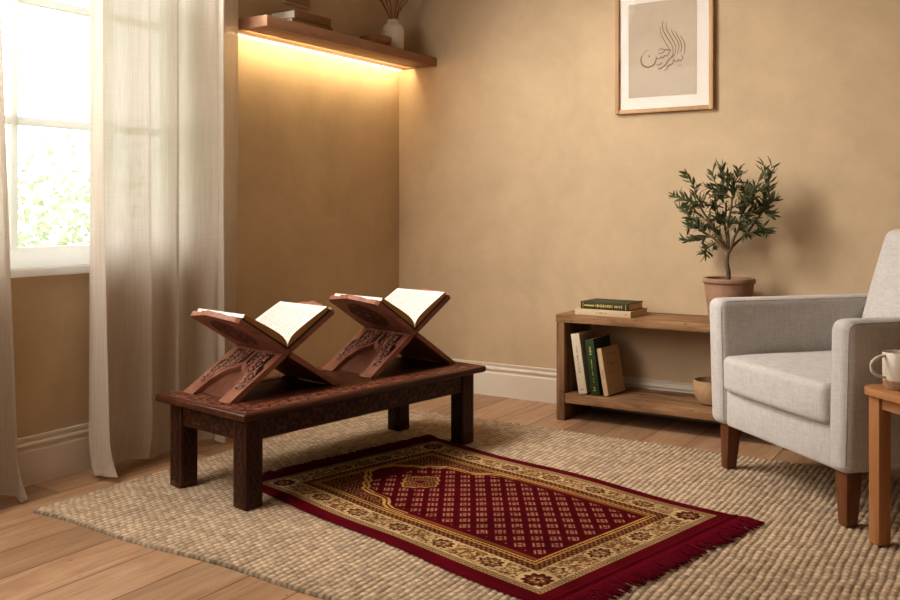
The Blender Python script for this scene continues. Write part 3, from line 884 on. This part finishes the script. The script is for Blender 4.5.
strokes = [
 ([(255,115),(262,180),(297,250),(345,330),(362,352)], .9), ([(285,52),(278,112),(298,172),(338,240),(374,300),(386,372)], 1.2),
 ([(315,68),(318,130),(348,190),(384,250),(410,310),(405,372)], 1.1), ([(364,140),(388,190),(424,250),(441,310),(424,388)], 1.1),
 ([(404,155),(430,210),(460,270),(466,330),(450,374)], 1.1), ([(450,200),(484,250),(499,310),(489,392)], 1.1),
 ([(468,392),(476,428),(456,452),(436,440),(424,458),(402,454),(388,432)], 1.3), ([(388,440),(378,478),(356,492),(336,500),(320,536),(290,546)], 1.5),
 ([(75,402),(62,440),(78,490),(130,514),(186,494),(212,452),(217,412)], 1.9), ([(75,402),(100,362),(140,340)], .6),
 ([(140,398),(150,410)], 2.2), ([(232,374),(268,374),(300,352),(270,330),(248,338)], 1.1), ([(300,338),(352,345)], 1.6),
 ([(216,420),(248,432),(266,410),(284,424),(304,396),(326,404),(346,366),(362,352)], 1.3),
 ([(384,372),(372,410),(336,446),(302,498),(254,530),(234,524)], 1.5), ([(216,492),(260,484),(276,462)], 1.2),
 ([(405,372),(392,400),(372,420)], 1.0), ([(446,490),(454,498)], 2.0), ([(318,300),(334,292)], .8), ([(236,350),(252,344)], .8)]
bm = new()
def spline(pts, k=6):
    out = []
    P_ = [pts[0]] + pts + [pts[-1]]
    for i in range(1, len(P_) - 2):
        p0, p1, p2, p3 = [np.array(x, float) for x in P_[i-1:i+3]]
        for j in range(k):
            t = j/k
            out.append(.5*((2*p1) + (-p0 + p2)*t + (2*p0 - 5*p1 + 4*p2 - p3)*t*t + (-p0 + 3*p1 - 3*p2 + p3)*t**3))
    out.append(np.array(pts[-1], float)); return out
for pts, w in strokes:
    sp_ = spline(pts); n = len(sp_); L_, R_ = [], []
    for i, p in enumerate(sp_):
        tg = sp_[min(i+1, n-1)] - sp_[max(i-1, 0)]; tg = tg/(np.hypot(*tg) + 1e-9); nn = np.array((-tg[1], tg[0]))
        ww = w*7.0*(.45 + .55*math.sin(PI*(.08 + .84*i/(n-1))))
        for lst, sg in ((L_, 1), (R_, -1)):
            q = p + nn*ww*sg*.5
            px, py = 635 + q[0]/10, 15 + q[1]/10
            x = FX0 + (px - 617)/97*(FX1 - FX0) ; z = 2.060 - .00505*py - (px - 617)/97*(.061 - .00035*py)
            x += .009; z -= .008
            lst.append(bm.verts.new((x - (FX0 + FX1)/2, -.0156, z - FZ0)))
    for i in range(n - 1): bm.faces.new((L_[i], L_[i+1], R_[i+1], R_[i]))
ob('calligraphy', bm, M['ink'], art, None)
bxo('glass', (-fw + bw, -.0200, bw), (fw - bw, -.0185, fh - bw), M['glass2'], pic, 0)

# ------------------------------------------------------------------ low bookcase
BX0, BX1, BYF, BYB = 1.174, 2.26, -.345, -.022
bc = thing('low_bookcase', 'low open bookcase of reclaimed wood against the back wall behind the armchair', 'bookcase', ((BX0 + BX1)/2, (BYF + BYB)/2, 0))
hx, hy = (BX1 - BX0)/2, (BYB - BYF)/2
bxo('top_board', (-hx - .002, -hy - .003, .468), (hx + .002, hy, .506), M['reclaim'], bc, .003)
bxo('side_panel', (-hx, -hy, 0), (-hx + .042, hy, .468), M['reclaimz'], bc, .003)
bxo('side_panel', (hx - .042, -hy, 0), (hx, hy, .468), M['reclaimz'], bc, .003)
bxo('lower_shelf', (-hx + .042, -hy + .002, .084), (hx - .042, hy, .130), M['reclaim'], bc, .003)

G2 = 'books lying on the bookcase'
def squig(x0, x1, z0, z1, n, seed):
    rnd = random.Random(seed); out = []; L = (z1 - z0)/n
    for k in range(n):
        if rnd.random() < .15: continue
        c = (x0 + x1)/2; w = (x1 - x0)/2*rnd.uniform(.4, 1)
        out.append((c - w, c + w, z0 + k*L, z0 + k*L + L*rnd.uniform(.35, .75)))
    return out
# after the lay-down rotation the spine's local z runs along +x of the world (rz=0)
lying('book', .20, .285, .030, M['cream'], M['pageedge2'], 'cream cloth book lying on the bookcase under the green book', 1.402, -.215, .506, math.radians(-2), G2,
      (M['brown'], squig(-.003, .003, .11, .165, 12, 3), [(-.003, .003, .258, .263)]))
lying('book', .17, .245, .034, M['green2'], M['pageedge2'], 'dark green book with gold spine lying on top of the cream book', 1.408, -.222, .5362, math.radians(-2), G2,
      (M['gold'], squig(-.009, .009, .075, .215, 24, 4), [(-.012, .012, .012, .014), (-.012, .012, .230, .232), (-.003, .004, .02, .07)]))
for o in list(COL.objects):
    if o.type == 'EMPTY' and o.name.startswith('book') and o.get('group') == G2:
        h = {'cream': .285, 'dark': .245}[o['label'].split()[0]]
        d = Vector((math.cos(math.radians(-2)), math.sin(math.radians(-2)), 0)); o.location = Vector(o.location) - d*h/2
G3 = 'books leaning on the lower shelf'
SZ = .130
def lean(x, tilt, y): return dict(loc=(x, y, SZ), rot=(0, tilt, 0))
def stand_book(x_foot, tilt, y, w, h, t, cover, pages, label, spine=None, face=None, yaw=0):
    r = book_obj('book', w, h, t, cover, pages, label, (0, 0, 0), (0, 0, 0), G3, spine, face)
    r.rotation_euler = (Matrix.Rotation(math.radians(yaw), 4, 'Z') @ Matrix.Rotation(-math.radians(tilt), 4, 'Y')).to_euler()
    r.location = (x_foot, y, SZ + t/2*math.sin(math.radians(tilt)) + .0005)
    return r
stand_book(1.302, 8.5, -.235, .17, .285, .044, M['cream2'], M['pageedge2'], 'ivory book leaning on the lower shelf, leftmost of the three upright books',
           (M['brown'], squig(-.005, .003, .10, .235, 26, 5), [(-.006, .006, .018, .022)]))
stand_book(1.366, 7.2, -.225, .19, .262, .044, M['green'], M['pageedge2'], 'green book with gold spine between the two pale upright books',
           (M['gold'], [squig(-.007, .007, .19, .23, 6, 6), squig(-.003, .003, .06, .17, 20, 7), squig(-.007, .007, .02, .04, 3, 8)], []))
stand_book(1.424, 10.5, -.225, .165, .222, .026, M['beige'], M['pageedge2'], 'beige book with framed cover leaning against the green book, rightmost upright',
           (M['brown'], squig(-.003, .003, .08, .12, 7, 9), []),
           (M['taupe'], [(-.045, .045, .10, .102), (-.045, .045, .19, .192), (-.045, -.043, .10, .192), (.043, .045, .10, .192), (-.02, .02, .14, .146)]), yaw=-6)

# bowl on the lower shelf
bm = new(); lathe(bm, [(.045, 0), (.062, .006), (.082, .04), (.087, .075), (.083, .108), (.077, .108), (.079, .075), (.07, .03), (.0, .018)], 40, caps=False)
tag(ob('bowl', bm, M['bowl'], None, 40, (1.885, -.205, SZ + .0005)), 'sand coloured round bowl on the lower bookcase shelf beside the armchair', 'bowl')

# ------------------------------------------------------------------ potted olive tree
PX, PY, PZ = 1.953, -.19, .5065
pot = thing('potted_olive_tree', 'small olive tree in a terracotta pot standing on the low bookcase', 'potted tree', (PX, PY, PZ))
bm = new(); lathe(bm, [(.0, 0), (.080, 0), (.086, .004), (.108, .170), (.113, .172), (.1155, .176), (.1155, .189), (.112, .194), (.104, .193), (.100, .15), (.0, .15)], 48, caps=False)
ob('pot', bm, M['terracotta'], pot, 40)
bm = new(); lathe(bm, [(.0, .150), (.101, .150), (.103, .176), (.06, .182), (.0, .184)], 32, caps=False)
ob('soil', bm, M['soil'], pot, 180)
rt = random.Random(11)
def wz(px, py): return ((px - 729)*.00447, (276.5 - py)*.00452 + .185)
limbs = []   # (start px, ctrl px, tip px, depth offset of the tip)
T0 = (729, 280)
def limb(bm, pts, r0, r1, dep, n=12):
    """pts in photo-plane units relative to the pot, quadratic through 3 points, with depth"""
    P0, P1, P2 = [np.array(wz(*p)) for p in pts]; out = []
    for i in range(n + 1):
        t = i/n; q = (1-t)**2*P0 + 2*t*(1-t)*P1 + t*t*P2
        y = dep[0] + (dep[1] - dep[0])*t
        out.append((q[0] + .004*math.sin(9*t + pts[2][0]), y + .004*math.cos(7*t), q[1]))
    tube(bm, out, [r0 + (r1 - r0)*i/n for i in range(n + 1)], 7)
    return out
bm = new()
limb(bm, [(728.5, 281), (727.5, 265), (727.5, 246)], .0115, .0095, (0, 0))
mains = [((727.5,248),(716,238),(700,228),(0,.03)), ((727.5,250),(738,236),(742,214),(0,-.03)), ((727.5,246),(724,225),(722,200),(0,.05)),
         ((727.5,247),(730,225),(735,196),(0,-.06)), ((727.5,246),(718,232),(706,205),(0,-.07)), ((727.5,249),(744,232),(757,212),(0,.06))]
paths = [limb(bm, list(m[:3]), .0068, .0042, m[3]) for m in mains]
tips = [((712,234),(694,236),(683,238),0), ((703,230),(692,222),(685,224),0), ((700,228),(690,214),(673,206),0), ((706,205),(694,198),(680,194),4), ((706,205),(698,190),(693,172),4),
        ((722,200),(714,186),(708,168),2), ((722,200),(722,180),(720,164),2), ((735,196),(738,182),(742,168),3), ((735,196),(730,182),(729,174),3), ((742,214),(752,196),(758,178),1),
        ((757,212),(768,192),(770,166),5), ((757,212),(766,190),(762,164),5), ((757,212),(766,204),(771,198),5), ((742,214),(754,216),(766,228),1), ((740,226),(754,232),(764,228),1),
        ((742,214),(748,200),(750,184),1), ((716,238),(704,246),(697,252),0), ((727,240),(712,222),(699,212),4), ((735,196),(722,190),(712,186),3), ((742,214),(760,204),(769,212),1),
        ((735,205),(748,196),(766,186),3), ((722,205),(708,200),(690,204),2), ((728,230),(734,216),(748,222),3), ((724,225),(714,214),(716,196),2), ((757,212),(748,192),(744,186),5), ((730,220),(722,212),(708,220),2)]
for a_, b_, c_, mi in tips:
    dtip = mains[mi][3][1]
    paths.append(limb(bm, [a_, b_, c_], .0036, .0012, (dtip*.6, dtip + rt.uniform(-.07, .07)), 10))
ob('trunk', bm, M['bark'], pot, 180)
bm = new()
def leaf(bm, p, d, L, w):
    d = d.normalized(); s = d.cross(Vector((rt.uniform(-1, 1), rt.uniform(-1, 1), rt.uniform(-1, 1)))).normalized(); nn = d.cross(s)
    st_ = [(0, .1), (.2, .7), (.45, 1), (.75, .68), (1, .02)]
    rows = []
    for q, ww in st_:
        c = p + d*L*q + nn*L*.08*math.sin(PI*q)
        rows.append([bm.verts.new(c + s*w*ww*k - nn*abs(k)*w*-.25) for k in (-1, 0, 1)])
    for r0, r1 in zip(rows[:-1], rows[1:]):
        for k in (0, 1): bm.faces.new((r0[k], r0[k+1], r1[k+1], r1[k]))
for pth in paths[len(mains):]:
    n = len(pth)
    for i in range(1, n):
        p = Vector(pth[i]); tdir = (Vector(pth[i]) - Vector(pth[i-1])).normalized()
        for k in range(3):
            side = Vector((rt.uniform(-1, 1), rt.uniform(-.9, .9), rt.uniform(-.7, .9))).normalized()
            leaf(bm, p, tdir*.8 + side*.8, rt.uniform(.034, .058), rt.uniform(.0045, .0072))
for pth in paths[:len(mains)]:
    for i in range(7, len(pth)):
        if rt.random() < .6:
            leaf(bm, Vector(pth[i]), Vector((rt.uniform(-1, 1), rt.uniform(-.8, .8), rt.uniform(-.3, 1))), rt.uniform(.04, .055), .0075)
ob('foliage', bm, M['leaf'], pot, 180)

# ------------------------------------------------------------------ armchair
AC = math.radians(-42.4)
ch = thing('armchair', 'light grey linen armchair with wooden legs standing on the jute rug', 'armchair', (2.117, -.803, RUGZ), AC)
Fb = M['chair']; z0 = .182 - RUGZ
def rbox(lo, hi, r, seg=5, fn=None, cuts=0):
    bm = new(); box(bm, lo, hi, r, seg)
    if cuts: bmesh.ops.subdivide_edges(bm, edges=[e for e in bm.edges if e.calc_length() > .1], cuts=cuts, use_grid_fill=True)
    if fn:
        for v in bm.verts: v.co = fn(v.co)
    return bm
AT = .665 - RUGZ
ob('seat_base', rbox((.02, -.018, z0 + .002), (.66, .70, .325 - RUGZ), .012, 3), Fb, ch)
def arm_shape(sgn, x0, x1):
    def fn(c):
        q = Vector(c); f = max(0, min(1, (c.z - z0)/(AT - z0)))
        q.y -= .012*f*(1 if c.y < .2 else 0)
        q.x += (.030 if sgn > 0 else -.004)*f
        return q
    return fn
for nm, x0, x1, sg in (('armrest', -.074, .024, -1), ('armrest', .614, .708, 1)):
    o = ob(nm, rbox((x0, -.032, z0), (x1, .735, AT), .034, 8, arm_shape(sg, x0, x1)), Fb, ch, 60)
    # piping along the outer front edge and over the top
    xo = x1 if sg > 0 else x0; xi = x0 if sg > 0 else x1
    for xx, off in ((xo, -.010*sg), (xi, .010*sg)):
        bm = new()
        def cx_(z): return xx + off + (.030 if sg > 0 else -.004)*max(0, min(1, (z - z0)/(AT - z0)))
        pts = [(cx_(z), -.0215 - .012*(z - z0)/(AT - z0), z) for z in (z0 + .03, z0 + .2, z0 + .35, AT - .04)]
        pts += [(cx_(AT), -.028, AT - .020), (cx_(AT), -.017, AT - .0125), (cx_(AT), .004, AT - .0098), (cx_(AT), .3, AT - .0098), (cx_(AT), .70, AT - .0098)]
        tube(bm, pts, .0022, 6)
        ob('piping', bm, M['piping'], o, 180)
def crown(c):
    q = Vector(c); x = (c.x - .33)/.31; y = (c.y - .28)/.32
    k = max(0, 1 - x**4)*max(0, 1 - y**4)
    q.z += (.016*k if c.z > .37 else -.004*k)
    q.y -= .012*max(0, 1 - x**4)*(1 if c.y < .1 else 0)
    return q
ob('seat_cushion', rbox((.030, -.040, .322 - RUGZ), (.626, .58, .452 - RUGZ), .024, 6, crown, 6), Fb, ch, 60)
def backlean(c):
    q = Vector(c); f = (c.z - .30)/.62
    q.y += .20*f; q.x += (c.x - .33)*.0*f
    x = (c.x - .33)/.32
    q.y -= .03*max(0, 1 - x**4)*max(0, math.sin(PI*max(0, min(1, f))))*(1 if c.y < .57 else .3)
    return q
ob('backrest', rbox((.020, .495, .30 - RUGZ), (.636, .615, .928 - RUGZ), .035, 6, backlean, 5), Fb, ch, 60)
def tleg(x, y, sx, sy):
    bm = new(); a, b, H = .029, .020, z0 + .004
    vs = [bm.verts.new((x + i*a*1 + sx*0, y + j*a, H)) for i, j in ((-1,-1),(1,-1),(1,1),(-1,1))]
    vb = [bm.verts.new((x + i*b + sx*.010, y + j*b + sy*.012, 0)) for i, j in ((-1,-1),(1,-1),(1,1),(-1,1))]
    bm.faces.new(vs); bm.faces.new(vb[::-1])
    for i in range(4): bm.faces.new((vb[i], vb[(i+1) % 4], vs[(i+1) % 4], vs[i]))
    bmesh.ops.bevel(bm, geom=list(bm.edges), offset=.002, segments=2, profile=.5, affect='EDGES')
    ob('leg', bm, M['legwood'], ch)
tleg(-.014, .026, -.4, -.6); tleg(.652, .026, .6, -.6); tleg(-.014, .66, -.4, 1); tleg(.652, .66, .6, 1)

# ------------------------------------------------------------------ side table with mug
stb = thing('side_table', 'honey oak side table with rounded corner beside the armchair', 'side table', (2.724, -1.385, RUGZ), AC)
# local x = u (right, toward the camera), local y = away; visible leg's near corner at the origin: leg spans x[-lw,0]
lw2 = .044; tx0, tx1, ty0, ty1 = -lw2 - .022, .40, -.020, .42
tz = .478 - RUGZ
poly = []
R_c = .045
for cx, cy, a0 in ((tx0 + R_c, ty0 + R_c, PI), (tx1 - R_c, ty0 + R_c, 1.5*PI), (tx1 - R_c, ty1 - R_c, 0), (tx0 + R_c, ty1 - R_c, .5*PI)):
    for k in range(9): poly.append((cx + R_c*math.cos(a0 + k*PI/16), cy + R_c*math.sin(a0 + k*PI/16)))
bm = new(); prism(bm, poly, tz - .024, tz)
es = [e for e in bm.edges if abs(e.verts[0].co.z - e.verts[1].co.z) < 1e-6 and len(e.link_faces) == 2 and any(abs(f.normal.z) < .5 for f in e.link_faces)]
bm.normal_update()
es = [e for e in bm.edges if abs(e.verts[0].co.z - e.verts[1].co.z) < 1e-6 and e.calc_face_angle(0) > 1]
bmesh.ops.bevel(bm, geom=es, offset=.004, segments=2, profile=.5, affect='EDGES')
ob('tabletop', bm, M['oak'], stb, 40)
for x, y in ((-lw2, 0), (tx1 - .022 - lw2, 0), (-lw2, ty1 - .02 - lw2), (tx1 - .022 - lw2, ty1 - .02 - lw2)):
    bxo('leg', (x, y, 0), (x + lw2, y + lw2, tz - .023), M['oakz'], stb, .004)
bxo('apron', (0, .010, tz - .062), (tx1 - .022 - lw2, .028, tz - .023), M['oak'], stb, .002)
bxo('apron', (-lw2 + .012, lw2, tz - .062), (-lw2 + .030, ty1 - .02 - lw2, tz - .023), M['oak'], stb, .002)

mug = thing('mug', 'cream speckled mug with bare clay base standing on the side table', 'mug', (2.776, -1.352, .4785), math.radians(-140))
bm = new(); lathe(bm, [(.0, .026), (.0462, .026), (.0468, .030), (.0468, .104), (.0455, .107), (.0435, .105), (.043, .03), (.0, .022)], 48, caps=False)
ob('cup', bm, M['ceramic'], mug, 40)
bm = new(); lathe(bm, [(.0, 0), (.040, 0), (.0445, .006), (.0465, .0262), (.0, .0262)], 48, caps=False)
ob('clay_base', bm, M['clay'], mug, 40)
bm = new(); pts = []
for k in range(17):
    an = -PI/2 + PI*k/16
    pts.append((.043 + .048*math.cos(an)*1.0, 0, .066 + .032*math.sin(an)))
tube(bm, pts, .0048, 10)
ob('handle', bm, M['ceramic'], mug, 180)

# ------------------------------------------------------------------ camera
cam = bpy.data.cameras.new('camera'); co = bpy.data.objects.new('camera', cam); COL.objects.link(co)
cam.sensor_width = 36; cam.sensor_fit = 'HORIZONTAL'; cam.lens = 36*920/900
cam.shift_y = -(300 - 211)/900
co.location = (3.1112, -4.3420, 1.0); co.rotation_euler = (PI/2, 0, math.radians(32.45))
cam.clip_start = .05
S.camera = co

# ------------------------------------------------------------------ light
w = bpy.data.worlds.new('daylight'); S.world = w; w.use_nodes = True
nt = w.node_tree; nt.nodes.clear()
bg = nt.nodes.new('ShaderNodeBackground'); wo = nt.nodes.new('ShaderNodeOutputWorld')
bg.inputs['Color'].default_value = (1.0, .985, .975, 1); bg.inputs['Strength'].default_value = 3.1
nt.links.new(bg.outputs[0], wo.inputs['Surface'])
def area(name, loc, target, sx, sy, power, col, portal=False, spread=180):
    l = bpy.data.lights.new(name, 'AREA'); l.shape = 'RECTANGLE'; l.size = sx; l.size_y = sy; l.energy = power; l.color = col
    l.spread = math.radians(spread)
    if portal: l.cycles.is_portal = True
    o = bpy.data.objects.new(name, l); COL.objects.link(o); o.location = loc
    o.rotation_euler = (Vector(target) - Vector(loc)).to_track_quat('-Z', 'Y').to_euler()
    return o
area('window_portal', (-.16, (WY0 + WY1)/2, (WZ0 + WZ1)/2), (1, (WY0 + WY1)/2, (WZ0 + WZ1)/2), 1.66, 1.5, 1, (1, 1, 1), True)
area('upper_daylight', (.45, -1.75, 2.32), (2.1, -.45, .8), .6, .9, 22, (1, .955, .90), spread=110)
area('strip_wash', (.115, -.68, 1.805), (-.1, -.68, 1.68), 1.30, .012, 3.4, (1, .76, .43))  # extra unseen lamp added to spread the strip's glow down the wall
area('window_daylight', (.2, -3.0, 1.6), (1.5, -1.3, .3), 1.0, 1.3, 35, (1, .96, .915))
area('side_fill', (.25, -4.7, 1.7), (1.6, -1.6, .3), 1.4, 1.5, 24, (1, .96, .915))  # added fill lamp, out of view; no window opens in the wall here
area('room_fill', (3.6, -5.6, 2.4), (1.4, -1.2, .3), 1.5, 1.2, 8, (1, .9, .78))

S.view_settings.view_transform = 'Standard'
S.view_settings.look = 'Medium High Contrast'
S.view_settings.exposure = 0.0
S.cycles.use_denoising = True
S.cycles.max_bounces = 10; S.cycles.transparent_max_bounces = 12
S.cycles.sample_clamp_indirect = 6
